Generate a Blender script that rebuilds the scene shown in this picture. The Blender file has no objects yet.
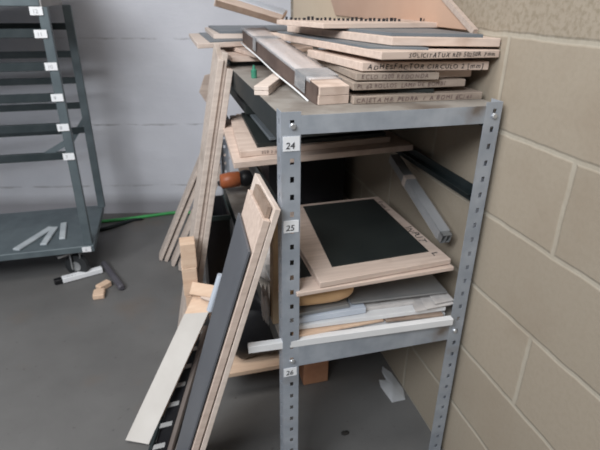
import bpy, bmesh, math, random
from mathutils import Vector, Matrix
random.seed(7)
V = Vector
scene = bpy.context.scene
COL = scene.collection

# ------------------------------------------------------------------ materials
def new_mat(name):
    m = bpy.data.materials.new(name); m.use_nodes = True
    nt = m.node_tree; b = nt.nodes['Principled BSDF']
    return m, nt, b

def surf(name, c1, c2=None, rough=0.6, metal=0.0, scale=8.0, stretch=(1, 1, 1), bump=0.0, bscale=60.0, contrast=(0.35, 0.65), alpha=1.0, spec=0.4, dirt=None, dirt_scale=3.0, dirt_range=(0.55, 0.7)):
    m, nt, b = new_mat(name)
    N, L = nt.nodes, nt.links
    b.inputs['Roughness'].default_value = rough
    b.inputs['Metallic'].default_value = metal
    b.inputs['Specular IOR Level'].default_value = spec
    b.inputs['Alpha'].default_value = alpha
    tc = N.new('ShaderNodeTexCoord'); mp = N.new('ShaderNodeMapping')
    mp.inputs['Scale'].default_value = stretch
    L.new(tc.outputs['Object'], mp.inputs['Vector'])
    no = N.new('ShaderNodeTexNoise'); no.inputs['Scale'].default_value = scale; no.inputs['Detail'].default_value = 5
    L.new(mp.outputs['Vector'], no.inputs['Vector'])
    r = N.new('ShaderNodeValToRGB')
    r.color_ramp.elements[0].position = contrast[0]; r.color_ramp.elements[1].position = contrast[1]
    r.color_ramp.elements[0].color = (*c1, 1); r.color_ramp.elements[1].color = (*(c2 or c1), 1)
    L.new(no.outputs['Fac'], r.inputs['Fac'])
    out = r.outputs['Color']
    if dirt:
        n2 = N.new('ShaderNodeTexNoise'); n2.inputs['Scale'].default_value = dirt_scale; n2.inputs['Detail'].default_value = 8
        L.new(tc.outputs['Object'], n2.inputs['Vector'])
        mr = N.new('ShaderNodeMapRange'); mr.inputs['From Min'].default_value = dirt_range[0]; mr.inputs['From Max'].default_value = dirt_range[1]
        L.new(n2.outputs['Fac'], mr.inputs['Value'])
        mx = N.new('ShaderNodeMix'); mx.data_type = 'RGBA'
        L.new(mr.outputs['Result'], mx.inputs['Factor']); L.new(out, mx.inputs['A']); mx.inputs['B'].default_value = (*dirt, 1)
        out = mx.outputs['Result']
    L.new(out, b.inputs['Base Color'])
    if bump:
        n3 = N.new('ShaderNodeTexNoise'); n3.inputs['Scale'].default_value = bscale; n3.inputs['Detail'].default_value = 4
        L.new(mp.outputs['Vector'], n3.inputs['Vector'])
        bp = N.new('ShaderNodeBump'); bp.inputs['Strength'].default_value = bump; bp.inputs['Distance'].default_value = 0.004
        L.new(n3.outputs['Fac'], bp.inputs['Height']); L.new(bp.outputs['Normal'], b.inputs['Normal'])
    return m

def ply_mat(name, c1, c2, layer=(0.36, 0.25, 0.19)):
    """plywood: grain on the faces, fine darker ply lines through the thickness"""
    m, nt, b = new_mat(name); N, L = nt.nodes, nt.links
    b.inputs['Roughness'].default_value = 0.65; b.inputs['Specular IOR Level'].default_value = 0.25
    tc = N.new('ShaderNodeTexCoord'); mp = N.new('ShaderNodeMapping'); mp.inputs['Scale'].default_value = (2, 22, 22)
    L.new(tc.outputs['Object'], mp.inputs['Vector'])
    no = N.new('ShaderNodeTexNoise'); no.inputs['Scale'].default_value = 3; no.inputs['Detail'].default_value = 5
    L.new(mp.outputs['Vector'], no.inputs['Vector'])
    r = N.new('ShaderNodeValToRGB'); r.color_ramp.elements[0].position = .3; r.color_ramp.elements[1].position = .7
    r.color_ramp.elements[0].color = (*c1, 1); r.color_ramp.elements[1].color = (*c2, 1)
    L.new(no.outputs['Fac'], r.inputs['Fac'])
    n2 = N.new('ShaderNodeTexNoise'); n2.inputs['Scale'].default_value = 9; n2.inputs['Detail'].default_value = 6
    L.new(tc.outputs['Object'], n2.inputs['Vector'])
    mr = N.new('ShaderNodeMapRange'); mr.inputs['From Min'].default_value = .58; mr.inputs['From Max'].default_value = .75; mr.inputs['To Max'].default_value = .6
    L.new(n2.outputs['Fac'], mr.inputs['Value'])
    mx = N.new('ShaderNodeMix'); mx.data_type = 'RGBA'; mx.inputs['B'].default_value = (*layer, 1)
    L.new(mr.outputs['Result'], mx.inputs['Factor']); L.new(r.outputs['Color'], mx.inputs['A'])
    L.new(mx.outputs['Result'], b.inputs['Base Color'])
    return m

PLY = ply_mat('light_plywood', (.56, .44, .375), (.68, .55, .475))
PLY_OLD = ply_mat('aged_plywood', (.43, .34, .29), (.55, .45, .39), (.26, .20, .17))
PLY_GREYED = ply_mat('greyed_plywood', (.50, .42, .37), (.64, .55, .49), (.34, .28, .24))
PLY_PALE = ply_mat('pale_plywood', (.64, .54, .48), (.75, .64, .57), (.50, .40, .34))
PINE = ply_mat('pine_timber', (.66, .46, .33), (.76, .57, .43), (.45, .27, .18))
HARDB = surf('brown_hardboard', (.25, .18, .14), (.33, .25, .20), 0.6, scale=20)
TANS = surf('tan_sheet', (.72, .57, .41), (.78, .63, .46), .5, scale=3)
MDF = surf('brown_panel', (.50, .32, .23), (.56, .37, .27), 0.45, scale=3)
KRAFT = surf('kraft_paper', (.60, .37, .19), (.70, .45, .25), 0.7, scale=9, bump=.3, bscale=20)
PLY_DARK = ply_mat('dark_weathered_plywood', (.29, .235, .195), (.40, .33, .28), (.18, .14, .12))
RUB_GREY = surf('grey_rubber_sheet', (.105, .11, .125), (.13, .135, .15), 0.5, scale=5)
RUB_BLUE = surf('slate_rubber_sheet', (.13, .15, .17), (.17, .19, .21), 0.42, scale=6)
RUB_BLACK = surf('black_rubber_sheet', (.014, .018, .018), (.022, .027, .026), 0.55, scale=5)
RUB_GREEN = surf('dark_green_sheet', (.03, .05, .05), (.045, .065, .065), 0.5, scale=5)
STEEL = surf('galvanised_steel', (.34, .375, .43), (.45, .485, .54), 0.5, .35, 14, bump=.08, bscale=40, dirt=(.20, .17, .15), dirt_scale=7, dirt_range=(.58, .75))
STEEL_DECK = surf('worn_steel_deck', (.25, .225, .20), (.36, .335, .31), 0.6, .1, 7, dirt=(.16, .13, .11), dirt_scale=5, dirt_range=(.5, .68))
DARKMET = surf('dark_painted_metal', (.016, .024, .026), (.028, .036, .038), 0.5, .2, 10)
CARTMET = surf('slate_cart_metal', (.10, .125, .14), (.13, .16, .175), 0.45, .2, 12)
CARTBAR = surf('dark_cart_bar', (.022, .032, .036), (.035, .045, .05), 0.5, .1, 12)
CARTSIDE = surf('grey_cart_side', (.26, .25, .25), (.31, .30, .30), 0.6, 0, 5)
BOLT = surf('bolt_zinc', (.55, .57, .6), (.65, .66, .68), 0.3, .7)
PAPER = surf('white_sticker', (.78, .79, .82), (.86, .87, .89), 0.6)
INK = surf('black_ink', (.015, .015, .02), (.03, .03, .035), 0.6)
INK_SOFT = surf('faded_marker_ink', (.12, .08, .08), (.18, .12, .11), 0.7)
INK_GREY = surf('grey_print', (.35, .36, .38), (.45, .46, .48), 0.7)
WHITE = surf('white_foam', (.70, .70, .71), (.80, .80, .81), 0.6, scale=4)
WHITE_W = surf('white_laminate', (.50, .47, .44), (.60, .57, .54), 0.55, scale=4)
BLUEW = surf('bluish_white_sheet', (.52, .57, .66), (.62, .67, .75), 0.35, scale=5)
FILM = surf('clear_wrap_film', (.75, .75, .78), (.85, .85, .88), 0.18, scale=10, alpha=.30, spec=.7, bump=.6, bscale=14)
TAPE = surf('silver_tape', (.55, .57, .6), (.68, .70, .73), 0.25, .4, 15, bump=.5, bscale=30, alpha=.6)
ALU = surf('dull_aluminium', (.30, .31, .32), (.38, .38, .38), 0.4, .5, 6)
BLACKP = surf('black_plastic', (.006, .006, .008), (.012, .012, .014), 0.45, bump=.5, bscale=12)
ORANGE = surf('orange_plastic', (.36, .10, .04), (.42, .13, .055), 0.4)
BRICKO = surf('orange_brown_wood', (.50, .24, .14), (.58, .30, .18), 0.7, scale=14)
GREEN = surf('green_hose', (.04, .30, .08), (.06, .38, .11), 0.4)
GREENB = surf('green_bottle_plastic', (.04, .20, .13), (.06, .26, .17), 0.35)
RUBBERW = surf('wheel_rubber', (.02, .022, .024), (.035, .037, .04), 0.6)
CLOTH = surf('off_white_rag', (.52, .49, .48), (.64, .61, .59), 0.8, scale=20, bump=.4, bscale=30)
CARD = surf('tan_board', (.34, .24, .15), (.42, .31, .20), 0.7, scale=12)
DARKBAR = surf('dark_grey_bar', (.07, .065, .08), (.10, .095, .11), 0.5)
DEBRIS = surf('dark_debris', (.02, .02, .02), (.04, .035, .03), 0.8)

def concrete_floor():
    m, nt, b = new_mat('concrete_floor'); N, L = nt.nodes, nt.links
    b.inputs['Roughness'].default_value = .55; b.inputs['Specular IOR Level'].default_value = .35
    tc = N.new('ShaderNodeTexCoord')
    n1 = N.new('ShaderNodeTexNoise'); n1.inputs['Scale'].default_value = 1.6; n1.inputs['Detail'].default_value = 9; n1.inputs['Roughness'].default_value = .6
    L.new(tc.outputs['Object'], n1.inputs['Vector'])
    r = N.new('ShaderNodeValToRGB'); cr = r.color_ramp
    cr.elements[0].position = .3; cr.elements[0].color = (.115, .113, .112, 1)
    cr.elements[1].position = .7; cr.elements[1].color = (.165, .162, .160, 1)
    L.new(n1.outputs['Fac'], r.inputs['Fac'])
    n2 = N.new('ShaderNodeTexNoise'); n2.inputs['Scale'].default_value = 40; n2.inputs['Detail'].default_value = 4
    L.new(tc.outputs['Object'], n2.inputs['Vector'])
    mr = N.new('ShaderNodeMapRange'); mr.inputs['From Min'].default_value = .66; mr.inputs['From Max'].default_value = .74; mr.inputs['To Max'].default_value = .5
    L.new(n2.outputs['Fac'], mr.inputs['Value'])
    mx = N.new('ShaderNodeMix'); mx.data_type = 'RGBA'; mx.inputs['B'].default_value = (.07, .065, .06, 1)
    L.new(mr.outputs['Result'], mx.inputs['Factor']); L.new(r.outputs['Color'], mx.inputs['A'])
    n3 = N.new('ShaderNodeTexNoise'); n3.inputs['Scale'].default_value = 2.3; n3.inputs['Detail'].default_value = 3
    mp = N.new('ShaderNodeMapping'); mp.inputs['Location'].default_value = (3.1, 1.7, 0)
    L.new(tc.outputs['Object'], mp.inputs['Vector']); L.new(mp.outputs['Vector'], n3.inputs['Vector'])
    m3 = N.new('ShaderNodeMapRange'); m3.inputs['From Min'].default_value = .58; m3.inputs['From Max'].default_value = .72; m3.inputs['To Max'].default_value = .45
    L.new(n3.outputs['Fac'], m3.inputs['Value'])
    mx2 = N.new('ShaderNodeMix'); mx2.data_type = 'RGBA'; mx2.inputs['B'].default_value = (.16, .125, .10, 1)
    L.new(m3.outputs['Result'], mx2.inputs['Factor']); L.new(mx.outputs['Result'], mx2.inputs['A'])
    L.new(mx2.outputs['Result'], b.inputs['Base Color'])
    bp = N.new('ShaderNodeBump'); bp.inputs['Strength'].default_value = .15; bp.inputs['Distance'].default_value = .003
    L.new(n2.outputs['Fac'], bp.inputs['Height']); L.new(bp.outputs['Normal'], b.inputs['Normal'])
    return m

def block_wall():
    """beige blockwork: 625 x 250 blocks, stretcher bond, pale mortar; wall lies in the YZ plane"""
    m, nt, b = new_mat('beige_blockwork'); N, L = nt.nodes, nt.links
    b.inputs['Roughness'].default_value = .75; b.inputs['Specular IOR Level'].default_value = .25
    tc = N.new('ShaderNodeTexCoord'); sp = N.new('ShaderNodeSeparateXYZ'); L.new(tc.outputs['Object'], sp.inputs[0])
    ad = N.new('ShaderNodeMath'); ad.inputs[1].default_value = .048; L.new(sp.outputs['Y'], ad.inputs[0])
    cb = N.new('ShaderNodeCombineXYZ'); L.new(ad.outputs[0], cb.inputs['X']); az = N.new('ShaderNodeMath'); az.inputs[1].default_value = -.006; L.new(sp.outputs['Z'], az.inputs[0]); L.new(az.outputs[0], cb.inputs['Y'])
    nd = N.new('ShaderNodeTexNoise'); nd.inputs['Scale'].default_value = 9; L.new(tc.outputs['Object'], nd.inputs['Vector'])
    sc = N.new('ShaderNodeVectorMath'); sc.operation = 'SCALE'; sc.inputs['Scale'].default_value = .012; L.new(nd.outputs['Color'], sc.inputs[0])
    av = N.new('ShaderNodeVectorMath'); L.new(cb.outputs[0], av.inputs[0]); L.new(sc.outputs[0], av.inputs[1])
    br = N.new('ShaderNodeTexBrick'); br.inputs['Scale'].default_value = 1; br.inputs['Brick Width'].default_value = .625
    br.inputs['Row Height'].default_value = .25; br.inputs['Mortar Size'].default_value = .0105; br.inputs['Mortar Smooth'].default_value = .7
    br.inputs['Color1'].default_value = (.350, .298, .236, 1); br.inputs['Color2'].default_value = (.380, .322, .255, 1)
    br.inputs['Mortar'].default_value = (.44, .395, .325, 1); br.inputs['Bias'].default_value = 0
    L.new(av.outputs[0], br.inputs['Vector'])
    # coarser, browner pitted course above 1.5 m
    n1 = N.new('ShaderNodeTexNoise'); n1.inputs['Scale'].default_value = 70; n1.inputs['Detail'].default_value = 5; L.new(tc.outputs['Object'], n1.inputs['Vector'])
    up = N.new('ShaderNodeMapRange'); up.inputs['From Min'].default_value = 1.50; up.inputs['From Max'].default_value = 1.515; up.inputs['To Min'].default_value = .12; up.inputs['To Max'].default_value = .75
    L.new(sp.outputs['Z'], up.inputs['Value'])
    mr = N.new('ShaderNodeMapRange'); mr.inputs['From Min'].default_value = .45; mr.inputs['From Max'].default_value = .62
    L.new(n1.outputs['Fac'], mr.inputs['Value'])
    mu = N.new('ShaderNodeMath'); mu.operation = 'MULTIPLY'; L.new(mr.outputs['Result'], mu.inputs[0]); L.new(up.outputs['Result'], mu.inputs[1])
    mx = N.new('ShaderNodeMix'); mx.data_type = 'RGBA'; mx.inputs['B'].default_value = (.27, .225, .165, 1)
    L.new(mu.outputs[0], mx.inputs['Factor']); L.new(br.outputs['Color'], mx.inputs['A'])
    n2 = N.new('ShaderNodeTexNoise'); n2.inputs['Scale'].default_value = 5; n2.inputs['Detail'].default_value = 6; L.new(tc.outputs['Object'], n2.inputs['Vector'])
    m2 = N.new('ShaderNodeMapRange'); m2.inputs['From Min'].default_value = .5; m2.inputs['From Max'].default_value = .75; m2.inputs['To Max'].default_value = .5
    L.new(n2.outputs['Fac'], m2.inputs['Value'])
    mx2 = N.new('ShaderNodeMix'); mx2.data_type = 'RGBA'; mx2.inputs['B'].default_value = (.31, .25, .19, 1)
    L.new(m2.outputs['Result'], mx2.inputs['Factor']); L.new(mx.outputs['Result'], mx2.inputs['A'])
    L.new(mx2.outputs['Result'], b.inputs['Base Color'])
    bp = N.new('ShaderNodeBump'); bp.inputs['Strength'].default_value = .5; bp.inputs['Distance'].default_value = .004; bp.invert = True
    L.new(br.outputs['Fac'], bp.inputs['Height'])
    bq = N.new('ShaderNodeBump'); bq.inputs['Strength'].default_value = .25; bq.inputs['Distance'].default_value = .003
    L.new(n1.outputs['Fac'], bq.inputs['Height']); L.new(bp.outputs['Normal'], bq.inputs['Normal']); L.new(bq.outputs['Normal'], b.inputs['Normal'])
    return m

def white_wall():
    """rough whitewashed wall with thin cracked course lines and a grubby foot"""
    m, nt, b = new_mat('whitewashed_wall'); N, L = nt.nodes, nt.links
    b.inputs['Roughness'].default_value = .7; b.inputs['Specular IOR Level'].default_value = .25
    tc = N.new('ShaderNodeTexCoord'); sp = N.new('ShaderNodeSeparateXYZ'); L.new(tc.outputs['Object'], sp.inputs[0])
    n1 = N.new('ShaderNodeTexNoise'); n1.inputs['Scale'].default_value = 2.2; n1.inputs['Detail'].default_value = 8; L.new(tc.outputs['Object'], n1.inputs['Vector'])
    r = N.new('ShaderNodeValToRGB'); r.color_ramp.elements[0].position = .3; r.color_ramp.elements[1].position = .7
    r.color_ramp.elements[0].color = (.60, .605, .66, 1); r.color_ramp.elements[1].color = (.70, .705, .76, 1)
    L.new(n1.outputs['Fac'], r.inputs['Fac'])
    n2 = N.new('ShaderNodeTexNoise'); n2.inputs['Scale'].default_value = 6; n2.inputs['Detail'].default_value = 8; n2.inputs['Roughness'].default_value = .7
    mp = N.new('ShaderNodeMapping'); mp.inputs['Scale'].default_value = (1, 1, 3); L.new(tc.outputs['Object'], mp.inputs['Vector']); L.new(mp.outputs['Vector'], n2.inputs['Vector'])
    out = r.outputs['Color']
    # course lines
    zz = N.new('ShaderNodeMath'); zz.operation = 'MULTIPLY_ADD'; zz.inputs[1].default_value = .03; L.new(n2.outputs['Fac'], zz.inputs[0]); L.new(sp.outputs['Z'], zz.inputs[2])
    for z0, wdt, fac in ((1.329, .006, .55), (.729, .006, .7), (.25, .007, .5), (1.93, .006, .5)):
        d = N.new('ShaderNodeMath'); d.operation = 'COMPARE'; d.inputs[1].default_value = z0; d.inputs[2].default_value = wdt
        L.new(zz.outputs[0], d.inputs[0])
        br = N.new('ShaderNodeMapRange'); br.inputs['From Min'].default_value = .45; br.inputs['From Max'].default_value = .6; br.inputs['To Max'].default_value = fac
        L.new(n2.outputs['Fac'], br.inputs['Value'])
        k = N.new('ShaderNodeMath'); k.operation = 'MULTIPLY'; L.new(d.outputs[0], k.inputs[0]); L.new(br.outputs['Result'], k.inputs[1])
        mx = N.new('ShaderNodeMix'); mx.data_type = 'RGBA'; mx.inputs['B'].default_value = (.22, .21, .22, 1)
        L.new(k.outputs[0], mx.inputs['Factor']); L.new(out, mx.inputs['A']); out = mx.outputs['Result']
    ft = N.new('ShaderNodeMapRange'); ft.inputs['From Min'].default_value = .19; ft.inputs['From Max'].default_value = .10; ft.inputs['To Max'].default_value = .75
    L.new(zz.outputs[0], ft.inputs['Value'])
    mx = N.new('ShaderNodeMix'); mx.data_type = 'RGBA'; mx.inputs['B'].default_value = (.24, .23, .25, 1)
    L.new(ft.outputs['Result'], mx.inputs['Factor']); L.new(out, mx.inputs['A']); out = mx.outputs['Result']
    L.new(out, b.inputs['Base Color'])
    bp = N.new('ShaderNodeBump'); bp.inputs['Strength'].default_value = .35; bp.inputs['Distance'].default_value = .01
    L.new(n2.outputs['Fac'], bp.inputs['Height']); L.new(bp.outputs['Normal'], b.inputs['Normal'])
    return m

# ------------------------------------------------------------------ helpers
def thing(name, label, cat, loc, group=None):
    o = bpy.data.objects.new(name, None); COL.objects.link(o)
    o.empty_display_size = .05; o.location = loc
    o['label'] = label; o['category'] = cat
    if group: o['group'] = group
    o['wloc'] = list(loc)
    return o

def tag(o, label, cat, group=None):
    o['label'] = label; o['category'] = cat
    if group: o['group'] = group
    return o

def obj(name, bm, mat, parent=None, bevel=0.0, smooth=False):
    """links bm (world coordinates) as one mesh whose origin is its base centre"""
    if bevel:
        bmesh.ops.bevel(bm, geom=[e for e in bm.edges], offset=bevel, segments=1, affect='EDGES', clamp_overlap=True)
    bmesh.ops.recalc_face_normals(bm, faces=bm.faces)
    xs = [v.co.x for v in bm.verts]; ys = [v.co.y for v in bm.verts]; zs = [v.co.z for v in bm.verts]
    org = V(((min(xs)+max(xs))/2, (min(ys)+max(ys))/2, min(zs)))
    for v in bm.verts: v.co -= org
    if smooth:
        for f in bm.faces: f.smooth = True
    me = bpy.data.meshes.new(name); bm.to_mesh(me); bm.free(); me.materials.append(mat)
    o = bpy.data.objects.new(name, me); COL.objects.link(o)
    o['wloc'] = list(org)
    o.location = org - V(parent['wloc']) if parent else org
    o.parent = parent
    return o

def quad_slab(bm, pts, th, down=True):
    """slab: pts is the upper face (counter-clockwise from above), th its thickness along the normal"""
    pts = [V(p) for p in pts]
    n = (pts[1]-pts[0]).cross(pts[-1]-pts[0]).normalized()
    off = -n*th if down else n*th
    a = [bm.verts.new(p) for p in pts]; b = [bm.verts.new(p+off) for p in pts]
    bm.faces.new(a); bm.faces.new(list(reversed(b)))
    k = len(pts)
    for i in range(k):
        j = (i+1) % k
        bm.faces.new((a[i], b[i], b[j], a[j]))
    return n

def slab(pts, th, down=True):
    bm = bmesh.new(); quad_slab(bm, pts, th, down); return bm

def box(bm, x0, x1, y0, y1, z0, z1):
    quad_slab(bm, [(x0, y0, z1), (x1, y0, z1), (x1, y1, z1), (x0, y1, z1)], z1-z0)

def bx(*a):
    bm = bmesh.new(); box(bm, *a); return bm

def bar(bm, p0, p1, w, h, up=(0, 0, 1)):
    p0, p1 = V(p0), V(p1); d = (p1-p0).normalized(); s = d.cross(V(up)).normalized(); u = s.cross(d).normalized()
    vs = []
    for p in (p0, p1):
        vs.append([bm.verts.new(p+s*a*w/2+u*b*h/2) for a, b in ((-1, -1), (1, -1), (1, 1), (-1, 1))])
    bm.faces.new(vs[0]); bm.faces.new(list(reversed(vs[1])))
    for i in range(4):
        j = (i+1) % 4; bm.faces.new((vs[0][i], vs[1][i], vs[1][j], vs[0][j]))

def tube(bm, pts, r, n=12, caps=True):
    pts = [V(p) for p in pts]; rings = []
    rr = r if isinstance(r, (list, tuple)) else [r]*len(pts)
    for i, p in enumerate(pts):
        d = (pts[min(i+1, len(pts)-1)]-pts[max(i-1, 0)]).normalized()
        s = d.cross(V((0, 0, 1)))
        if s.length < 1e-3: s = V((1, 0, 0))
        s.normalize(); u = s.cross(d).normalized()
        rings.append([bm.verts.new(p+(s*math.cos(2*math.pi*k/n)+u*math.sin(2*math.pi*k/n))*rr[i]) for k in range(n)])
    for a, b in zip(rings, rings[1:]):
        for k in range(n): bm.faces.new((a[k], a[(k+1) % n], b[(k+1) % n], b[k]))
    if caps: bm.faces.new(list(reversed(rings[0]))); bm.faces.new(rings[-1])

def text(name, s, org, xa, ya, size, mat, parent, stretch=1.0, th=0.0006, shear=0.0, hand=False, fit=None):
    """lettering as a thin mesh: org = lower left, xa = reading direction, ya = up direction; hand = wobbly marker writing"""
    xa = V(xa).normalized(); ya = V(ya); ya = (ya-xa*ya.dot(xa)).normalized(); za = xa.cross(ya)
    M = Matrix(((xa.x, ya.x, za.x, 0), (xa.y, ya.y, za.y, 0), (xa.z, ya.z, za.z, 0), (0, 0, 0, 1)))
    bm = bmesh.new(); rnd = random.Random(len(s)*7+ord(s[0])); pen = 0
    for ch in (s if hand else [s]):
        if ch == ' ': pen += size*.38; continue
        cu = bpy.data.curves.new('lettering', 'FONT'); cu.body = ch; cu.size = size; cu.extrude = th/2; cu.resolution_u = 3
        cu.shear = shear+(rnd.uniform(-.15, .2) if hand else 0); cu.offset = 0
        t = bpy.data.objects.new('lettering', cu); COL.objects.link(t)
        dg = bpy.context.evaluated_depsgraph_get(); me = bpy.data.meshes.new_from_object(t.evaluated_get(dg))
        bpy.data.objects.remove(t); bpy.data.curves.remove(cu)
        wd = max(v.co.x for v in me.vertices); a = rnd.uniform(-.14, .14) if hand else 0
        sy = rnd.uniform(.85, 1.1) if hand else 1; dy = rnd.uniform(-.06, .06)*size if hand else 0
        for v in me.vertices:
            x, y = v.co.x, v.co.y*sy
            v.co.x = (x*math.cos(a)-y*math.sin(a)+pen)*stretch; v.co.y = x*math.sin(a)+y*math.cos(a)+dy
            v.co = M @ v.co + V(org) + za*th/2
        bm.from_mesh(me); bpy.data.meshes.remove(me); pen += wd+size*rnd.uniform(.08, .2)
    if fit and pen*stretch > fit:
        for v in bm.verts:
            q = (v.co-V(org)).dot(xa); v.co += xa*(q*fit/(pen*stretch)-q)
    return obj(name, bm, mat, parent)

def board(label, pts, th, mat=PLY, rubber=None, rub_mat=RUB_GREY, rub_th=.006, writing=None, group=None, name='die_board', cat='board', bevel=.0015):
    """a cutting-die board: pts = top face from the near-left corner counter-clockwise; rubber = its sheet's corners as fractions"""
    p = [V(q) for q in pts]
    n = (p[1]-p[0]).cross(p[-1]-p[0]).normalized()
    base = sum(p, V())/len(p) - n*th
    if rubber is None and writing is None:
        o = obj(name, slab(p, th), mat, None, bevel); tag(o, label, cat, group); return o
    t = thing(name, label, cat, base, group)
    obj('plywood_base', slab(p, th), mat, t, bevel)
    if rubber:
        def at(u, v): return (p[0].lerp(p[1], u)).lerp(p[3].lerp(p[2], u), v)
        q = [at(u, v)+n*rub_th for u, v in rubber]
        obj('rubber_sheet', slab(q, rub_th), rub_mat, t, .0008)
    if writing:
        s, f0, size, st, mt = writing
        d = (p[1]-p[0]); out = d.cross(n).normalized()
        org = p[0]+d*f0 - n*(th*.5+size*.33) + out*.0004
        text('handwriting', s, org, d, n, size, mt, t, st, shear=.1, hand=True, fit=d.length*(.96-f0))
    return t

# ------------------------------------------------------------------ setting
def struct(name, bm, m):
    o = obj(name, bm, m); o['kind'] = 'structure'; return o
def yb(x): return 3.762-.2*x          # back wall line (it runs slightly askew)
FLOORM = concrete_floor()
def plane_obj(name, bm, m):            # keeps the world origin so that procedural coordinates are metres
    bmesh.ops.recalc_face_normals(bm, faces=bm.faces)
    me = bpy.data.meshes.new(name); bm.to_mesh(me); bm.free(); me.materials.append(m)
    o = bpy.data.objects.new(name, me); COL.objects.link(o); o['kind'] = 'structure'; return o
plane_obj('floor', bx(-6, 1.1, -3, 5.6, -.1, 0), FLOORM)
bm = bmesh.new()
quad_slab(bm, [(-6, yb(-6), 3.2), (1.1, yb(1.1), 3.2), (1.1, yb(1.1)+.2, 3.2), (-6, yb(-6)+.2, 3.2)], 3.2)
plane_obj('wall_back', bm, white_wall())
plane_obj('wall_right', bx(.9, 1.1, -3, yb(.9)+.02, 0, 3.2), block_wall())

# ------------------------------------------------------------------ shelving unit
XL, XR, Y0, Y1 = .265, .880, 1.15, 2.69
SH = thing('shelving_unit', 'grey slotted-angle metal shelving unit with numbered posts, standing against the beige block wall', 'shelving', ((XL+XR)/2, (Y0+Y1)/2, 0))
def holed_plate(bm, axis, a0, a1, c, t, z0, z1, hc, hw=.011, hh=.016, pitch=.0485, ph=.0):
    """flat strip with a row of rectangular slots; axis 'x' lies along x at y=c..c+t, axis 'y' along y at x=c..c+t"""
    def bb(u0, u1, w0, w1):
        if axis == 'x': box(bm, u0, u1, c, c+t, w0, w1)
        else: box(bm, c, c+t, u0, u1, w0, w1)
    bb(a0, hc-hw/2, z0, z1); bb(hc+hw/2, a1, z0, z1)
    z = z0+ph; prev = z0
    while z+hh < z1-.01:
        bb(hc-hw/2, hc+hw/2, prev, z); prev = z+hh; z += pitch
    bb(hc-hw/2, hc+hw/2, prev, z1)
def post(xc, yc, sx, sy, ph):
    """L angle: corner at (xc,yc), flanges run sx along x and sy along y"""
    bm = bmesh.new(); t = .0022; w = .05
    a0, a1 = sorted((xc, xc+sx*w)); y = yc if sy > 0 else yc-t
    holed_plate(bm, 'x', a0, a1, y, t, 0, 1.335, (a0+a1)/2+.003, ph=ph)
    b0, b1 = sorted((yc+sy*t, yc+sy*w)); x = xc if sx > 0 else xc-t
    holed_plate(bm, 'y', b0, b1, x, t, 0, 1.335, (b0+b1)/2, ph=ph)
    return obj('post', bm, STEEL, SH)
pfl = post(XL, Y0, 1, 1, .038); pfr = post(XR, Y0, -1, 1, .04); post(XL, Y1, 1, -1, .038); post(XR, Y1, -1, -1, .038)
def tray(name, zt, hb, mat_top):
    bm = bmesh.new(); e = .003
    box(bm, XL+e, XR-e, Y0+e, Y1-e, zt-.0025, zt)
    o = obj(name, bm, mat_top, SH)
    for nm, a in (('front_lip', (XL+.05, XR-.046, Y0+.0005, Y0+.0029, zt-hb, zt)), ('back_lip', (XL+e, XR-e, Y1-.005, Y1-.0025, zt-hb, zt-.0025)),
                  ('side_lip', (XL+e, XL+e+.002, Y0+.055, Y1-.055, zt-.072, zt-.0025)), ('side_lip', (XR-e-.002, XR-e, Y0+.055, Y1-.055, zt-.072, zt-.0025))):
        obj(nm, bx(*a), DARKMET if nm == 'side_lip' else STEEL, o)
    return o
tray('top_shelf', 1.325, .047, STEEL_DECK)
low = tray('lower_shelf', .625, .074, STEEL_DECK)
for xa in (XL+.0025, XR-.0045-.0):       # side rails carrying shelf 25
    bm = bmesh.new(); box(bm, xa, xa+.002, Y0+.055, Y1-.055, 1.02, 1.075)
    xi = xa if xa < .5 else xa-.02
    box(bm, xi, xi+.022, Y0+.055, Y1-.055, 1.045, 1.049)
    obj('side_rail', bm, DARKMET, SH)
for x, z, p in ((.294, 1.300, pfl), (.294, .575, pfl), (.858, 1.298, pfr), (.850, .585, pfr)):
    bm = bmesh.new(); tube(bm, [(x, Y0-.007, z), (x, Y0-.003, z), (x, Y0, z)], [.006, .0085, .0085], 10)
    obj('bolt', bm, BOLT, p)
for s, x, z, w, h in (('24', .2690, 1.238, .043, .037), ('25', .2690, 1.013, .042, .035), ('26', .2675, .518, .041, .031)):
    la = obj('number_label', bx(x, x+w, Y0-.0018, Y0-.0002, z, z+h), PAPER, pfl)
    text('numerals', s, (x+.006, Y0-.0022, z+.006), (1, 0, 0), (0, 0, 1), .024, INK, la, 1.0, shear=.12)

# ------------------------------------------------------------------ boards on the top shelf
board('lowest plywood board at the front right of the top shelf, thin black sheet on it',
      [(.486, 1.246, 1.346), (.877, 1.243, 1.345), (.877, 1.80, 1.346), (.486, 1.80, 1.346)], .0205, PLY_DARK,
      [(.02, .12), (.62, .02), (.62, .9), (.02, .9)], RUB_BLACK, .010, ('CAJETA MR. PEDRA  /  A BOMI 6C/41', .02, .017, 1.0, INK_SOFT))
board('second board from the bottom of the front right pile, dark edge with faint handwriting',
      [(.486, 1.252, 1.381), (.829, 1.262, 1.379), (.829, 1.75, 1.379), (.486, 1.75, 1.381)], .020, PLY_DARK,
      None, writing=('PI. 62 ROLLOS  LAMP DE BOMBI', .03, .016, .95, INK_SOFT))
board('third board from the bottom of the front right pile, stopping short on the right',
      [(.496, 1.262, 1.404), (.732, 1.243, 1.402), (.735, 1.66, 1.403), (.506, 1.69, 1.404)], .019, PLY_DARK,
      None, writing=('ECLO 1200 REDONDA', .06, .016, .95, INK_SOFT))
board('small dark green board tucked into the right of the pile beside the wall',
      [(.745, 1.29, 1.402), (.862, 1.29, 1.402), (.862, 1.62, 1.402), (.745, 1.62, 1.402)], .021, PLY,
      [(.0, -.02), (.86, -.02), (.86, .95), (0, .95)], RUB_GREEN, .0015)
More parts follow.
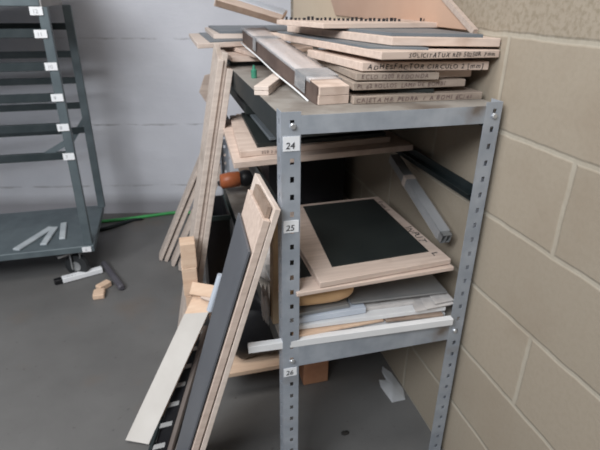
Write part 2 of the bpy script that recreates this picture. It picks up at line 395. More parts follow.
board('fourth board from the bottom of the front right pile, clear handwriting on its edge',
      [(.515, 1.270, 1.430), (.882, 1.242, 1.428), (.882, 1.60, 1.430), (.463, 1.62, 1.431)], .023, PLY,
      None, writing=('ADHESFACTOR CIRCULO 2 [mm]', .04, .018, 1.15, INK))
board('light handwritten plywood board directly beneath the unmarked topmost full-size board',
      [(.542, 1.213, 1.462), (.895, 1.222, 1.460), (.893, 1.90, 1.461), (.411, 1.963, 1.463)], .020, PLY,
      [(.02, .10), (.42, .03), (.5, .93), (.03, .95)], RUB_BLUE, .006, ('SOLICITATUX REF 50250R 7mm', .22, .016, 1.0, INK))
board('topmost full-size plywood board of the pile, slate sheet, pale unmarked front edge',
      [(.604, 1.289, 1.491), (.895, 1.226, 1.489), (.895, 1.83, 1.490), (.455, 1.866, 1.492)], .022, PLY,
      [(.06, .06), (.87, .03), (.87, .9), (.06, .9)], RUB_BLUE, .0085)
# comb board with a row of upright cutting rules
cb = thing('comb_die_board', 'narrow plywood board with a row of small dark upright teeth, on the pile', 'board', (.67, 1.6, 1.4995))
obj('plywood_base', slab([(.481, 1.515, 1.5155), (.893, 1.518, 1.5155), (.893, 1.77, 1.5155), (.393, 1.762, 1.5155)], .0155), PLY, cb, .0012)
for k in range(34):
    f = k/33
    if .80 < f < .94: continue
    x = .418+(.86-.418)*f; y = 1.735-.13*min(1, f*1.5)+random.uniform(-.003, .003)
    w = random.uniform(.006, .011); h = random.uniform(.006, .012)
    obj('cutting_rule', bx(x, x+w, y, y+.003, 1.5155, 1.5155+h), INK, cb)
# brown panel leaning on the wall
t = thing('brown_panel', 'large smooth orange-brown panel leaning on the block wall behind the comb board', 'panel', (.87, 1.9, 1.499))
P = [(.862, 1.312, 1.503), (.864, 1.86, 1.755), (.866, 3.0, 1.90), (.862, 2.52, 1.503)]
board('smooth tan sheet standing against the block wall behind the orange-brown panel', [(.870, 1.95, 1.80), (.877, 1.95, 1.80), (.877, 3.40, 1.80), (.870, 3.40, 1.80)], .473, TANS, name='tan_sheet', cat='sheet')
obj('panel_sheet', slab([P[0], P[1], P[2], P[3]], .010, True), MDF, t, .001)
bm = bmesh.new(); bar(bm, (.864, 1.305, 1.500), (.868, 1.853, 1.752), .016, .014, (1, 0, 0))
obj('pale_edge_strip', bm, PLY_OLD, t)
# tilted board high on the left of the pile
board('tilted brown-edged board with a blue-grey sheet, jutting up to the left above the pile',
      [(.205, 1.90, 1.576), (.470, 2.02, 1.507), (.60, 2.45, 1.525), (.330, 2.40, 1.600)], .023, PLY,
      [(.02, .45), (.98, .40), (.98, .97), (.02, .97)], BLUEW, .004, name='tilted_board')
# dark hardboard edge of the tilted board belongs to it
tb = [o for o in COL.objects if o.name == 'tilted_board'][0]
obj('brown_edge', slab([V(p)+V((.0, -.0012, -.002)) for p in [(.207, 1.8995, 1.575), (.470, 2.0185, 1.506), (.470, 2.0185, 1.487), (.207, 1.8995, 1.556)]], .001), HARDB, tb)
# boards at the rear left of the top shelf
board('thin black slab imitating the gap shadow under the rear left boards of the top shelf', [(.272, 2.10, 1.342), (.55, 2.10, 1.342), (.55, 2.6, 1.342), (.272, 2.6, 1.342)], .016, RUB_BLACK, name='dark_slab')  # black colour stands in for the gap shadow beneath these boards
board('pale plywood board just above the black gap-shade slab at the rear left of the top shelf', [(.275, 2.07, 1.366), (.60, 2.07, 1.366), (.60, 2.62, 1.366), (.272, 2.60, 1.366)], .021, PLY, name='plywood_board')
board('pinkish plywood board lying askew beneath the left end of the wrapped bundle', [(.355, 1.98, 1.385), (.66, 2.22, 1.385), (.56, 2.66, 1.385), (.268, 2.52, 1.385)], .017, PLY, name='plywood_board')
board('slate-sheeted plywood board sticking out furthest left at the rear of the top shelf',
      [(.150, 2.165, 1.407), (.50, 2.30, 1.407), (.52, 2.86, 1.407), (.155, 2.80, 1.407)], .018, PLY_PALE, [(.16, .06), (.98, .05), (.98, .97), (.14, .97)], RUB_BLUE, .004)
board('topmost slate-sheeted plywood board at the rear left, behind the wrapped bundle',
      [(.240, 2.38, 1.430), (.68, 2.38, 1.430), (.70, 2.92, 1.430), (.250, 2.92, 1.430)], .020, PLY_PALE, [(.07, .05), (.98, .03), (.98, .96), (.04, .96)], RUB_BLUE, .010)
# wrapped bundle
W0, W1 = V((.385, 1.265, 1.3485)), V((.318, 2.07, 1.4465))
t = thing('wrapped_bundle', 'long film-wrapped bundle of two wooden bars lying front to back on the top shelf', 'bundle', (.43, 1.27, 1.325))
bd = (W1-W0).normalized(); sd = V((1, .085, 0)).normalized(); ud = sd.cross(bd).normalized()
for k in (0, 1):
    bm = bmesh.new(); c = V((.4355, 1.258, 1.3495))+ud*(-.0125+.0245*k)
    bar(bm, c, c+bd*.815, .088-.003*k, .0235, ud); obj('wooden_bar', bm, PLY, t, .001)
bm = bmesh.new(); c = V((.3895, 1.262, 1.3495))
bar(bm, c-ud*.002, c+bd*.81-ud*.002, .0015, .052, ud); obj('brown_side', bm, surf('dark_brown_hardboard', (.10, .07, .06), (.14, .10, .085), .6, scale=20), t)
# film: wraps top, left side and hangs loose below the left side
bm = bmesh.new(); nseg = 26; prof_n = 7; grid = []
for i in range(nseg+1):
    f = i/nseg; c = V((.4335, 1.262, 1.3495))+bd*(.055+.77*f); ring = []
    lo = .018+.010*math.sin(f*3.1)
    for (a, u) in ((.048, -.02), (.0485, .027), (.02, .0275), (-.02, .0278), (-.0465, .0285), (-.0475, .018)):
        ring.append(bm.verts.new(c+sd*(a+random.uniform(-.0007, .0007))+ud*(u+random.uniform(0, .0012))))
    grid.append(ring)
for a, b in zip(grid, grid[1:]):
    for k in range(len(a)-1): bm.faces.new((a[k], b[k], b[k+1], a[k+1]))
fo = obj('clear_film', bm, FILM, t, smooth=True)
md = fo.modifiers.new('thick', 'SOLIDIFY'); md.thickness = .0006
for f0, f1 in ((.085, .17), (.60, .64)):
    bm = bmesh.new()
    c = V((.4335, 1.262, 1.3495))
    pr = [(.0500, .0), (.0500, .0288), (-.0495, .0290), (-.0500, -.018)]
    va = [bm.verts.new(c+bd*f0+sd*a+ud*u) for a, u in pr]; vb = [bm.verts.new(c+bd*f1+sd*a+ud*u) for a, u in pr]
    for k in range(3): bm.faces.new((va[k], vb[k], vb[k+1], va[k+1]))
    to = obj('silver_tape', bm, TAPE, t); md = to.modifiers.new('thick', 'SOLIDIFY'); md.thickness = .0008
# film's white lower hem
bm = bmesh.new(); tube(bm, [g[-1].co if False else V((.4335, 1.262, 1.3495))+bd*(.055+.77*i/12)+sd*(-.0490-.002*math.sin(i/12*3.1))+ud*(-.0300+.0015*math.sin(i)) for i in range(13)], .0028, 6)
obj('film_hem', bm, WHITE, t, smooth=True)
# short wood bar
t = thing('wooden_bar_offcut', 'short pale double wooden bar on the top shelf left of the wrapped bundle', 'wood', (.30, 1.55, 1.325))
for k in (0, 1):
    bm = bmesh.new(); bar(bm, (.272, 1.432, 1.3315+.0135*k), (.392, 1.70, 1.3315+.0135*k), .043, .0125); obj('wooden_bar', bm, PLY_PALE, t, .001)
# green bottle
t = thing('glue_bottle', 'tiny green bottle standing on the top shelf edge behind the short wooden bar', 'bottle', (.311, 1.767, 1.325))
bm = bmesh.new(); tube(bm, [(.311, 1.767, 1.325), (.311, 1.767, 1.327), (.311, 1.767, 1.352), (.311, 1.767, 1.356)], [.0095, .0105, .0105, .006], 14); obj('bottle_body', bm, GREENB, t, smooth=False)
bm = bmesh.new(); tube(bm, [(.311, 1.767, 1.356), (.311, 1.767, 1.368)], [.0055, .004], 12); obj('bottle_cap', bm, GREENB, t)

# ------------------------------------------------------------------ shelf 25: boards just under the top shelf
board('large plywood board lying lowest on the rails just under the top shelf', [(.194, 1.526, 1.098), (.862, 1.585, 1.098), (.866, 2.2, 1.098), (.225, 2.15, 1.098)], .021, PLY, name='plywood_board')
board('plywood board with a black sheet, resting on the lowest board under the top shelf',
      [(.221, 1.570, 1.120), (.79, 1.632, 1.120), (.80, 2.16, 1.120), (.262, 2.12, 1.120)], .021, PLY,
      [(.11, .045), (.97, .02), (.97, .95), (.09, .95)], RUB_BLACK, .014, ('250 2 mm', .13, .014, 1.0, INK_SOFT))
board('thin slate-blue board on top of the boards just under the top shelf', [(.33, 1.61, 1.150), (.80, 1.66, 1.150), (.80, 2.6, 1.150), (.33, 2.6, 1.150)], .010, RUB_BLUE, name='slate_board')

# ------------------------------------------------------------------ boards in the middle opening
board('lower of the two framed boards in the middle opening, mostly covered by the upper one',
      [(.305, 1.140, .8235), (.822, 1.166, .8225), (.822, 1.70, .8225), (.305, 1.68, .8235)], .013, PLY, [(.03, .14), (.13, .14), (.13, .9), (.03, .9)], RUB_BLACK, .0015, name='die_board')
mb = board('wooden board with a large black rubber panel and marker writing in the middle opening',
      [(.375, 1.147, .8435), (.817, 1.181, .8435), (.807, 1.733, .8435), (.375, 1.72, .8435)], .018, PLY, [(.14, .125), (.90, .115), (.925, .955), (.235, .955)], RUB_BLACK, .003)
text('handwriting', 'INPUT', (.780, 1.43, .8437), (-.02, -1, 0), (1, -.02, 0), .036, INK, mb, 1.05, hand=True)
text('handwriting', 'L', (.775, 1.235, .8437), (-.02, -1, 0), (1, -.02, 0), .036, INK, mb, 1.3, hand=True)
text('faded_handwriting', '4 mm. L', (.780, 1.68, .8437), (-.02, -1, 0), (1, -.02, 0), .028, INK_SOFT, mb, .9, hand=True)
# metal profile leaning along the wall
t = thing('metal_profile', 'grey metal channel in clear wrap leaning on the wall, lower end on the black-panelled board', 'metal profile', (.838, 1.27, .846))
d0, d1 = V((.842, 1.262, .871)), V((.845, 1.70, 1.015))
bm = bmesh.new(); dd = (d1-d0).normalized()
sx = dd.cross(V((0, 0, 1))).normalized(); ux = sx.cross(dd)
for (a, b_, w, h) in ((0, -.0155, .036, .003), (-.0165, 0, .003, .034), (.0165, 0, .003, .034), (0, .0155, .036, .003), (0, 0, .004, .03)):
    bar(bm, d0+sx*a+ux*b_, d1+sx*a+ux*b_, w, h)
obj('channel', bm, ALU, t)
bm = bmesh.new(); bar(bm, d0+dd*.30, d0+dd*.325, .040, .038); obj('paper_tape', bm, PLY_PALE, t)
bm = bmesh.new(); bar(bm, d0+dd*.02, d0+dd*.30, .0385, .0365); obj('clear_wrap', bm, FILM, t)

# ------------------------------------------------------------------ things on the lower shelf
bm = bmesh.new(); bar(bm, (.163, 1.166, .6375), (.826, 1.140, .6375), .022, .024); tag(obj('white_bar', bm, WHITE, None, .001), 'long white bar along the front of the lower shelf, poking out past the left post', 'bar')
def sheet(label, pts, th, mat, name, cat, bev=.0008):
    return board(label, pts, th, mat, None, name=name, cat=cat, bevel=bev)
sheet('white sheet lying flat on the lower shelf right behind the white bar', [(.33, 1.190, .645), (.82, 1.17, .645), (.84, 1.62, .645), (.33, 1.6, .645)], .019, WHITE, 'white_sheet', 'sheet')
sheet('flat orange-toned wooden strip on the lower shelf, above the white bar at its left', [(.30, 1.162, .6585), (.60, 1.172, .6585), (.60, 1.23, .6585), (.30, 1.22, .6585)], .0085, PINE, 'wooden_strip', 'wood')
sheet('brown wooden strip on the lower shelf, right of the orange-toned strip', [(.605, 1.165, .6575), (.80, 1.150, .6575), (.80, 1.23, .6575), (.605, 1.235, .6575)], .0075, HARDB, 'wooden_strip', 'wood')
sheet('broad white foam sheet above the wooden strips on the lower shelf', [(.30, 1.180, .679), (.815, 1.165, .674), (.835, 1.60, .674), (.30, 1.6, .679)], .0145, WHITE, 'foam_sheet', 'sheet')
sheet('pale blue plastic panel on the left half of the lower shelf pile', [(.29, 1.185, .702), (.545, 1.190, .700), (.56, 1.55, .700), (.29, 1.55, .702)], .019, BLUEW, 'blue_panel', 'panel')
sheet('pale offcut sheet beside the blue panel on the lower shelf', [(.552, 1.205, .690), (.72, 1.20, .688), (.73, 1.50, .688), (.565, 1.5, .690)], .012, CLOTH, 'offcut_sheet', 'sheet')
sheet('dull grey metal plate with a bright front edge on the lower shelf pile', [(.50, 1.205, .716), (.832, 1.195, .712), (.852, 1.56, .712), (.52, 1.57, .716)], .006, ALU, 'metal_plate', 'metal plate')
sheet('thin grey board under the kraft packet on the lower shelf', [(.285, 1.19, .716), (.49, 1.20, .716), (.49, 1.55, .716), (.285, 1.55, .716)], .012, ALU, 'grey_board', 'board')
for i, (x0, y0, x1, y1, z) in enumerate(((.70, 1.155, .838, 1.20, .683), (.735, 1.150, .842, 1.22, .690), (.77, 1.160, .846, 1.25, .697))):
    sheet(('lowest', 'middle', 'top')[i]+' one of three crumpled off-white paper scraps by the right post on the lower shelf',
          [(x0, y0, z), (x1, y0+.012, z-.005), (x1, y1+.06, z+.001), (x0+.02, y1+.05, z+.002)], .003, CLOTH, 'paper_scrap', 'paper')
# kraft packet: soft padded packet
def pillow(name, c, sx_, sy_, sz, mat, parent=None, rot=0, seed=0, lump=.06, e=.35):
    rnd = random.Random(seed); bm = bmesh.new(); bmesh.ops.create_uvsphere(bm, u_segments=28, v_segments=14, radius=1)
    ph = [rnd.uniform(0, 6.28) for _ in range(6)]
    for v in bm.verts:
        x, y, z = v.co
        s = lambda q, k: math.copysign(abs(q)**k, q)
        l = 1+lump*(math.sin(5*x+ph[0])*math.cos(4*y+ph[1])+.6*math.sin(9*y+ph[2]+3*z)+.5*math.sin(11*x+ph[3]+7*z))
        x, y, z = s(x, e)*sx_, s(y, e)*sy_, s(z, .8)*sz*l
        v.co = V((c[0]+x*math.cos(rot)-y*math.sin(rot), c[1]+x*math.sin(rot)+y*math.cos(rot), c[2]+z))
    return obj(name, bm, mat, parent, smooth=True)
tag(pillow('kraft_packet', (.400, 1.300, .7630), .122, .115, .042, KRAFT, seed=3, lump=.04, e=.55), 'puffy orange kraft paper packet squeezed under the framed boards on the lower shelf', 'packet')
tag(pillow('wooden_spacer', (.60, 1.50, .757), .05, .05, .042, BLACKP, seed=9, lump=.05, e=.4), 'dark bag squeezed under the framed boards behind the kraft packet', 'bag').name = 'dark_bag'
board('white carton on the grey metal plate at the rear of the lower shelf', [(.66, 1.42, .80), (.80, 1.41, .80), (.80, 1.54, .80), (.66, 1.55, .80)], .083, WHITE, name='white_carton', cat='box')
# left end of the lower shelf
sheet('tan board standing on edge just inside the left front post', [(.272, 1.21, .80), (.285, 1.21, .80), (.300, 1.36, 1.01), (.286, 1.36, 1.01)], .012, CARD, 'tan_board', 'board')
tag(obj('tan_batten', (lambda b: (bar(b, (.277, 1.30, .627), (.284, 1.30, 1.02), .030, .05, (0, 1, 0)), b)[1])(bmesh.new()), CARD, None, .001), 'upright tan batten standing on the lower shelf behind the left front post', 'batten').name = 'tan_batten'
for o in list(COL.objects):
    if o.name == 'tan_board': bpy.data.objects.remove(o)
tag(pillow('crumpled_bag', (.305, 1.60, .690), .055, .10, .065, CLOTH, seed=5, lump=.22, e=.8), 'grey-white crumpled plastic bag at the left edge of the lower shelf', 'bag')
tag(pillow('white_rag', (.250, 1.335, .665), .012, .035, .058, CLOTH, seed=11, lump=.25, e=.7), 'off-white rag hanging over the left edge of the lower shelf', 'rag')
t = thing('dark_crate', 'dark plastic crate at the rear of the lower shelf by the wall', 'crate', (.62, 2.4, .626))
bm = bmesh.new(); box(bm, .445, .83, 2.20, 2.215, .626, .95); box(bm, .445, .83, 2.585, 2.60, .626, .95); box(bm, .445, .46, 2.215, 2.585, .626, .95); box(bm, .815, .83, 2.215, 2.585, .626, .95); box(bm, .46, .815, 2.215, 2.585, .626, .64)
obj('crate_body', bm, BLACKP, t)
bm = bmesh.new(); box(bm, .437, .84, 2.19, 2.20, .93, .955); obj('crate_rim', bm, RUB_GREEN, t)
board('dark brown board standing at the rear of the lower shelf behind the crate', [(.36, 2.63, 1.01), (.86, 2.63, 1.01), (.86, 2.645, 1.01), (.36, 2.645, 1.01)], .384, HARDB, name='dark_slab')
board('black slab added as shade above the slate-blue board at the rear under the top shelf', [(.31, 1.98, 1.186), (.78, 1.98, 1.186), (.78, 2.62, 1.186), (.31, 2.62, 1.186)], .035, RUB_BLACK, name='gap_shade_slab')  # added black slab, darkens the gap behind the boards under the top shelf
t = thing('black_bin', 'tall black bin on the floor between the tall boards and the leaning panelled board', 'bin', (.185, 2.38, 0))
bm = bmesh.new(); box(bm, .125, .250, 2.24, 2.52, 0, .012)
for a in ((.125, .250, 2.24, 2.25, .012, .60), (.125, .250, 2.51, 2.52, .012, .60), (.125, .133, 2.25, 2.51, .012, .60), (.242, .250, 2.25, 2.51, .012, .60)): box(bm, *a)
obj('bin_body', bm, BLACKP, t)
bm = bmesh.new()
for a in ((.118, .256, 2.232, 2.24, .58, .605), (.118, .125, 2.24, 2.52, .58, .605), (.250, .256, 2.24, 2.52, .58, .605)): box(bm, *a)
obj('bin_rim', bm, RUB_GREEN, t)
# power tool at the rear of the lower shelf
t = thing('power_tool', 'orange power tool with a black nose lying at the rear left of the lower shelf', 'tool', (.33, 2.45, .627))
bm = bmesh.new(); tube(bm, [(.235, 2.46, .70), (.24, 2.46, .70), (.29, 2.46, .705), (.335, 2.46, .708), (.345, 2.46, .708)], [.025, .038, .042, .040, .03], 16); obj('motor_housing', bm, ORANGE, t, smooth=True)
bm = bmesh.new(); tube(bm, [(.345, 2.46, .708), (.37, 2.455, .71), (.42, 2.45, .715), (.43, 2.45, .715)], [.04, .046, .036, .02], 16); obj('black_nose', bm, BLACKP, t, smooth=True)
bm = bmesh.new(); bar(bm, (.27, 2.47, .68), (.25, 2.60, .640), .035, .03); obj('handle', bm, BLACKP, t, .006)

# ------------------------------------------------------------------ floor under the shelf: low pallet, bag, block, paper
t = thing('low_pallet', 'low wooden pallet board on the floor beneath the shelving, black bag on it', 'pallet', (.36, 1.9, 0))
obj('deck_board', bx(.10, .63, 1.61, 2.20, .138, .160), PINE, t, .002)
for x0, y0 in ((.470, 1.63), (.14, 2.08), (.50, 2.08), (.24, 1.90)):
    obj('block', bx(x0, x0+.115, y0, y0+.09, 0, .1375), BRICKO, t, .003)
tag(pillow('black_bag', (.270, 1.760, .300), .130, .125, .134, BLACKP, seed=21, lump=.16, e=.5), 'shiny black plastic bag sitting on the low pallet left of the post', 'bag')
def paper_piece():
    bm = bmesh.new()
    out = [(.812, 1.434), (.872, 1.43), (.895, 1.50), (.885, 1.60), (.865, 1.655), (.845, 1.62), (.842, 1.565), (.812, 1.575), (.80, 1.53)]
    vs = [bm.verts.new((x, y, .002+.006*math.sin(i*1.7)**2)) for i, (x, y) in enumerate(out)]
    c = bm.verts.new((.855, 1.52, .016))
    for i in range(len(vs)): bm.faces.new((vs[i], vs[(i+1) % len(vs)], c))
    bmesh.ops.solidify(bm, geom=bm.faces, thickness=.0008)
    return bm
tag(obj('torn_paper', paper_piece(), PAPER), 'torn white paper lying on the floor under the shelving by the wall', 'paper')
tag(pillow('plastic_scrap', (.559, 1.329, .006), .016, .010, .006, DEBRIS, seed=2, lump=.2, e=.9), 'small dark scrap on the floor under the front of the shelving', 'scrap')

# ------------------------------------------------------------------ boards leaning on the left side of the shelving
def lean_slab(xb, xt, zt, ya, yb_, th, yfoot=None):
    d = V((xt-xb, 0, zt)).normalized(); n = V((-d.z, 0, d.x))
    z0 = V((0, 0, 0))
    R = [V((xb, ya, 0)), V((xt, ya, zt)), V((xt, yb_, zt)), V((xb, yb_ if yfoot is None else yfoot, 0))]
    bm = bmesh.new(); a = [bm.verts.new(p) for p in R]
    Lp = [p+n*th for p in R]
    # keep the foot on the floor
    Lp[0].z = max(Lp[0].z, 0); Lp[3].z = max(Lp[3].z, 0)
    b = [bm.verts.new(p) for p in Lp]
    bm.faces.new(a); bm.faces.new(list(reversed(b)))
    for i in range(4):
        j = (i+1) % 4; bm.faces.new((a[i], b[i], b[j], a[j]))
    return bm, n
bm, n = lean_slab(-.088, .256, 1.095, 1.118, 1.405, .016)
tag(obj('leaning_board', bm, PLY_PALE, None, .0012), 'pale plywood board leaning on the shelving post, behind the dark grey panelled one', 'board')
t = thing('leaning_die_board', 'tall plywood board faced with a dark grey rubber sheet, leaning by the left front post', 'board', (-.12, 1.26, 0))
bm, n = lean_slab(-.1125, .228, 1.066, 1.118, 1.345, .020, 1.245)
obj('plywood_base', bm, PLY, t, .0012)
def onface(xb, xt, zt, th, z, y, lift):
    f = z/zt; p = V((xb+(xt-xb)*f, y, z)); d = V((xt-xb, 0, zt)).normalized(); return p+V((-d.z, 0, d.x))*(th+lift)
q = [onface(-.1125, .228, 1.066, .020, z, y, .006) for z, y in ((.006, 1.122), (.975, 1.122), (.995, 1.335), (.006, 1.243))]
obj('rubber_sheet', slab(q, .0055, False), RUB_GREY, t)
# dark strip standing between the two boards
bm = bmesh.new(); bar(bm, (.2255, 1.135, 1.082), (.2255, 1.31, 1.082), .011, .034, (.3, 0, 1)); obj('dark_strip', bm, HARDB, t)
# rack
t = thing('metal_rack', 'dark metal ladder rack leaning between the white plank and the dark grey panelled board', 'rack', (-.16, 1.42, 0))
ra, rb_ = V((-.122, 1.415, .010)), V((.0765, 1.888, .213)); off = V((-.075, .0, -.004))
bm = bmesh.new(); bar(bm, ra, rb_, .028, .014, (-.6, -.3, 1)); obj('side_rail', bm, surf('grey_rack_rail', (.15, .125, .115), (.20, .17, .155), .5), t, .001)
bm = bmesh.new(); bar(bm, ra+off, rb_+off, .014, .014, (-.6, -.3, 1)); obj('side_rail', bm, DARKMET, t, .001)
for k in range(7):
    f = .05+.15*k; p = ra.lerp(rb_, f); bm = bmesh.new(); bar(bm, p, p+off, .018, .006, (-.6, -.3, 1)); obj('rung', bm, ALU, t)
bm = bmesh.new(); m_ = V((-.05, .0, -.012)); pn = V((-.6, -.3, 1)); bar(bm, ra+off*.5+V((.0, .004, -.004)), rb_+off*.5+V((0, .004, -.012)), .06, .003, pn); obj('slot_shade_plate', bm, BLACKP, t)  # black plate added so the rack slots read as deep shade
# white plank
t = thing('white_plank', 'white-faced plank with a bare wooden top end, leaning in front of the metal rack', 'plank', (-.24, 1.48, 0))
BL, BR, TL_, TR = V((-.284, 1.500, .020)), V((-.198, 1.466, .010)), V((.030, 1.850, .412)), V((.118, 1.815, .402))
nn = (BR-BL).cross(TL_-BL).normalized()
obj('plank_body', slab([p-nn*.0035 for p in (BL, BR, TR, TL_)], .014), PINE, t, .001)
obj('white_facing', slab([BL, BR, BR.lerp(TR, .90), BL.lerp(TL_, .86)], .0034), WHITE_W, t)
up_ = (TL_-BL).normalized(); sd2 = (TR-TL_).normalized()
bm = bmesh.new(); c0 = TL_+up_*.026+nn*.006+sd2*(-.016); bar(bm, c0, c0+sd2*.125, .056, .040, nn); obj('end_block', bm, PINE, t, .002)
bm = bmesh.new(); c0 = TL_-up_*.015+nn*.008+sd2*.062; bar(bm, c0, c0+up_*.04, .045, .03, nn); obj('end_wedge', bm, PLY, t, .003)
# white tube
bm = bmesh.new(); tube(bm, [(.088, 1.70, .425), (.142, 1.70, .585)], .0135, 12)
tag(obj('white_tube', bm, BLUEW), 'short white tube leaning behind the wooden end of the white plank', 'tube')
# upright timber
bm = bmesh.new()
for k in range(4):
    z0 = [0, .20, .38, .52][k]; z1 = [.199, .379, .519, .635][k]; j = [.0, .003, -.002, .001][k]
    box(bm, -.004+j, .060+j, 1.90, 1.975, z0, z1)
tag(obj('timber_blocks', bm, PINE, None, .002), 'upright sawn timber offcut with cut lines, standing at the foot of the tall plywood boards', 'timber')
# three tall boards
for k, (zt, ya, lab) in enumerate(((1.325, 1.985, 'rightmost of the three tall boards leaning on the left side of the shelving'),
                                   (1.385, 2.01, 'middle one of the three tall boards leaning on the left side of the shelving'),
                                   (1.41, 2.0, 'leftmost of the three tall boards leaning on the left side of the shelving'))):
    xb = .003-.0245*k; s_ = .200
    bm, n = lean_slab(xb, xb+s_*zt, zt, ya, ya+.13, .022)
    if k == 2:
        for v in bm.verts:
            if v.co.z > 1.2 and v.co.y < ya+.1: v.co.z -= .05
    tag(obj('tall_board', bm, PLY_GREYED, None, .0015), lab, 'board', 'tall boards on the left side of the shelving')
# thin boards leaning further back
for k, (xb, ya, L_) in enumerate(((-.010, 2.80, .80), (-.052, 2.865, .83), (-.093, 2.94, .86), (-.128, 2.965, .88))):
    pos = ('rightmost', 'second from the right', 'second from the left', 'leftmost')[k]
    bm, n = lean_slab(xb, xb+L_*.43, L_*.90, ya, ya+.10, .019)
    tag(obj('thin_board', bm, PLY_GREYED, None, .001), pos+' of the thin boards leaning low near the white wall', 'board', 'thin boards leaning near the back wall')
# brown offcut poking out behind the tall boards
board('brown hardboard offcut poking out to the left behind the tops of the tall boards',
      [(x, 2.60, z) for x, z in ((.172, 1.14), (.238, 1.03), (.205, .80), (.10, .24), (.05, 0), (.08, 0), (.125, .24), (.225, .80), (.268, 1.03), (.268, 1.235), (.205, 1.222))], .006, PLY_OLD, name='hardboard_offcut')

# ------------------------------------------------------------------ cart
XA, XB, YF, YR = -1.75, -.51, 2.845, 3.46
ct = thing('rack_trolley', 'dark slate metal drying-rack trolley with many cross bars, standing by the white wall', 'trolley', ((XA+XB)/2, (YF+YR)/2, 0))
bm = bx(XA, XB+.012, YF-.02, YR+.01, .192, .232); obj('deck', bm, CARTMET, ct, .003)
posts = {}
for x, y in ((XB-.045, YF), (XB-.02, YR-.04), (XA+.01, YF), (XA+.01, YR-.04)):
    bm = bmesh.new(); box(bm, x, x+.046, y, y+.036, .232, 1.53); posts[(x, y)] = obj('post', bm, CARTMET, ct, .002)
for z in (1.411, 1.253, 1.097, .940, .782):
    obj('cross_bar', bx(XA+.02, XB-.045, YF+.006, YF+.03, z-.022, z+.02), CARTBAR, ct, .002)
    obj('cross_bar', bx(XA+.02, XB-.02, YR-.038, YR-.012, z-.018, z+.020), CARTBAR, ct, .002)
top = obj('top_box', bx(XA, XB-.03, YF-.004, YR, 1.532, 1.80), CARTMET, ct, .003)
obj('side_plate', bx(XB-.029, XB-.022, YF+.0, YR, 1.530, 1.80), CARTSIDE, top)
pr = posts[(XB-.045, YF)]
for i, z in enumerate((1.512, 1.408, 1.253, 1.097, .940, .779)):
    dx = -.022 if i < 2 else -.004
    la = obj('number_label', bx(XB-.045+dx-.012, XB-.045+dx+.046, YF-.007, YF-.005, z-.019, z+.019), PAPER, pr)
    text('numerals', '%d' % (12-i), (XB-.045+dx, YF-.0076, z-.010), (1, 0, 0), (0, 0, 1), .026, INK_GREY, la)
la = obj('number_label', bx(XB-.056, XB-.006, YF-.0235, YF-.021, .196, .228), PAPER, ct)
text('numerals', '6', (XB-.04, YF-.0242, .202), (1, 0, 0), (0, 0, 1), .024, INK_GREY, la)
for a, b_ in (((XB-.04, YF+.018, .85), (XB-.15, YF+.018, .79)), ((XB-.01, YR-.02, .85), (XB-.12, YR-.02, .70))):
    bm = bmesh.new(); bar(bm, a, b_, .012, .03); obj('brace', bm, CARTMET, ct)
for x, y, rz in ((-.625, 2.905, 1.15), (-.60, 3.36, .2), (XA+.12, 2.95, 0), (XA+.12, 3.36, 0)):
    w = obj('caster_fork', (lambda b: (box(b, x-.045, x+.045, y-.04, y+.04, .180, .192), box(b, x-.030, x-.024, y-.03, y+.03, .06, .182), box(b, x+.024, x+.030, y-.03, y+.03, .06, .182), b)[-1])(bmesh.new()), ALU, ct)
    d = V((math.cos(rz), math.sin(rz), 0)); d = V((math.cos(rz), math.sin(rz), 0))
    c = V((x, y, .073)); bm = bmesh.new(); ax = V((math.cos(rz), math.sin(rz), 0))
    tube(bm, [c-ax*.018, c-ax*.016, c+ax*.016, c+ax*.018], [.062, .073, .073, .062], 24); obj('wheel', bm, RUBBERW, w, smooth=False)
    bm = bmesh.new(); tube(bm, [c-ax*.021, c+ax*.021], .032, 16); obj('wheel_hub', bm, ALU, w)
    bm = bmesh.new(); bar(bm, (x-.09, y-.05, .165), (x-.02, y-.02, .172), .03, .010); obj('brake_lever', bm, ALU, w)
# strips on the trolley deck
for nm, lab, p0, p1, w in (('plastic_strip', 'translucent grey plastic strip lying leftmost on the trolley deck', (-.925, 2.86, .239), (-.78, 3.14, .239), .045),
                           ('plastic_strip', 'pale grey plastic strip in the middle one of the three on the trolley deck', (-.785, 2.89, .240), (-.76, 3.13, .240), .038),
                           ('plastic_strip', 'short white plastic strip lying rightmost on the trolley deck', (-.690, 2.95, .239), (-.716, 3.19, .239), .035)):
    bm = bmesh.new(); bar(bm, p0, p1, w, .013); tag(obj(nm, bm, surf('pale_plastic', (.36, .40, .43), (.48, .52, .55), .4), None, .003), lab, 'strip')

# ------------------------------------------------------------------ things on the open floor
t = thing('labelled_tube', 'white-labelled flat box with black end caps lying on the floor before the trolley', 'tube', (-.61, 2.85, 0))
A, B = V((-.712, 2.835, .020)), V((-.492, 2.911, .020)); dd = (B-A).normalized()
bm = bmesh.new(); bar(bm, A, B, .042, .032); obj('white_sleeve', bm, PAPER, t, .003)
bm = bmesh.new(); bar(bm, A-dd*.045, A, .038, .028); obj('end_cap', bm, BLACKP, t, .003)
text('print_marks', 'M 4 1', (-.68, 2.828, .0362), dd, (-dd.y, dd.x, 0), .022, INK_GREY, t)
bm = bmesh.new(); tube(bm, [(-.492, 3.00, .019), (-.488, 2.99, .019), (-.363, 2.66, .019), (-.358, 2.65, .019)], [.012, .0185, .021, .014], 10)
DB = tag(obj('dark_bar', bm, DARKBAR, smooth=False), 'dark grey rounded bar lying on the floor across the end of the white box', 'bar')
bm = bx(-.515, -.452, 2.585, 2.66, 0, .032)
tag(obj('wood_chunk', bm, PINE, None, .005), 'small light wood chunk on the floor, the nearer of the two beside the dark bar', 'wood')
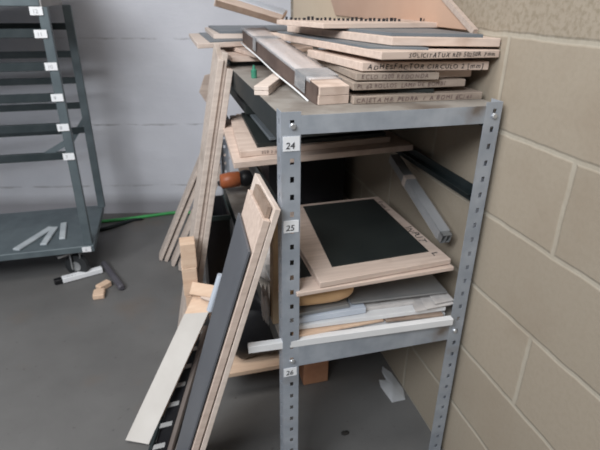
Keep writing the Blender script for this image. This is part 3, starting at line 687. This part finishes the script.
bm = bmesh.new(); bar(bm, (-.495, 2.675, .02), (-.435, 2.735, .02), .045, .038)
tag(obj('wood_chunk', bm, PINE, None, .006), 'small light wood chunk on the floor, tucked between the white box and dark bar', 'wood')
bm = bmesh.new(); tube(bm, [(-1.5, 3.78, .013), (-1.0, 3.74, .013), (-.75, 3.69, .013), (-.50, 3.69, .013), (-.30, 3.70, .013), (-.05, 3.73, .013), (.05, 3.715, .013), (.3, 3.64, .013), (.6, 3.60, .013)], .012, 10)
tag(obj('green_hose', bm, GREEN, smooth=True), 'green hose lying on the floor along the foot of the white wall', 'hose')
bm = bmesh.new(); tube(bm, [(-.62, 3.52, .012), (-.50, 3.56, .012), (-.42, 3.61, .012), (-.33, 3.665, .012), (-.26, 3.665, .012)], [.012, .016, .016, .012, .008], 10)
tag(obj('dark_hose', bm, DARKMET, smooth=True), 'short dark hose end on the floor in front of the green hose beside the trolley', 'hose')

# ------------------------------------------------------------------ light
def area(name, loc, target, sx_, sy_, power, col):
    l = bpy.data.lights.new(name, 'AREA'); l.shape = 'RECTANGLE'; l.size = sx_; l.size_y = sy_; l.energy = power; l.color = col
    o = bpy.data.objects.new(name, l); COL.objects.link(o); o.location = loc
    o.rotation_euler = (V(target)-V(loc)).to_track_quat('-Z', 'Y').to_euler(); return o
area('unseen_key_light', (-2.3, -1.2, 3.7), (-.4, 3.2, .8), 2.6, 1.6, 210, (.93, .97, 1.0))  # unseen key light, added to light the scene from high front left
area('added_overhead_fill', (-1.0, 1.0, 3.1), (-1.0, 1.2, 0), 2.4, .8, 48, (1.0, .97, .93))  # unseen area light, added as fill from above
w = bpy.data.worlds.new('world'); scene.world = w; w.use_nodes = True
w.node_tree.nodes['Background'].inputs['Color'].default_value = (.86, .92, 1.0, 1)
w.node_tree.nodes['Background'].inputs['Strength'].default_value = .07

# ------------------------------------------------------------------ camera
f, p, r, y = 490.828, 0.436052, 0.0095819, 0.267231
cy, sy_ = math.cos(y), math.sin(y)
fwd = V((sy_*math.cos(p), cy*math.cos(p), -math.sin(p))); rt = V((cy, -sy_, 0)); upv = rt.cross(fwd)
c_, s_ = math.cos(r), math.sin(r); ra_ = rt*c_+upv*s_; ua = upv*c_-rt*s_
cam = bpy.data.cameras.new('camera'); cam.sensor_width = 36; cam.lens = 36*f/600; cam.clip_start = .02
co = bpy.data.objects.new('camera', cam); COL.objects.link(co)
co.matrix_world = Matrix(((ra_.x, ua.x, -fwd.x, 0), (ra_.y, ua.y, -fwd.y, 0), (ra_.z, ua.z, -fwd.z, 1.5875), (0, 0, 0, 1)))
cam.dof.use_dof = True; cam.dof.focus_distance = .62; cam.dof.aperture_fstop = 12
scene.camera = co
scene.view_settings.view_transform = 'Standard'; scene.view_settings.look = 'None'
scene.view_settings.gamma = 1; scene.view_settings.use_curve_mapping = False
scene.view_settings.exposure = 0.0
for o in COL.objects:
    if 'wloc' in o: del o['wloc']
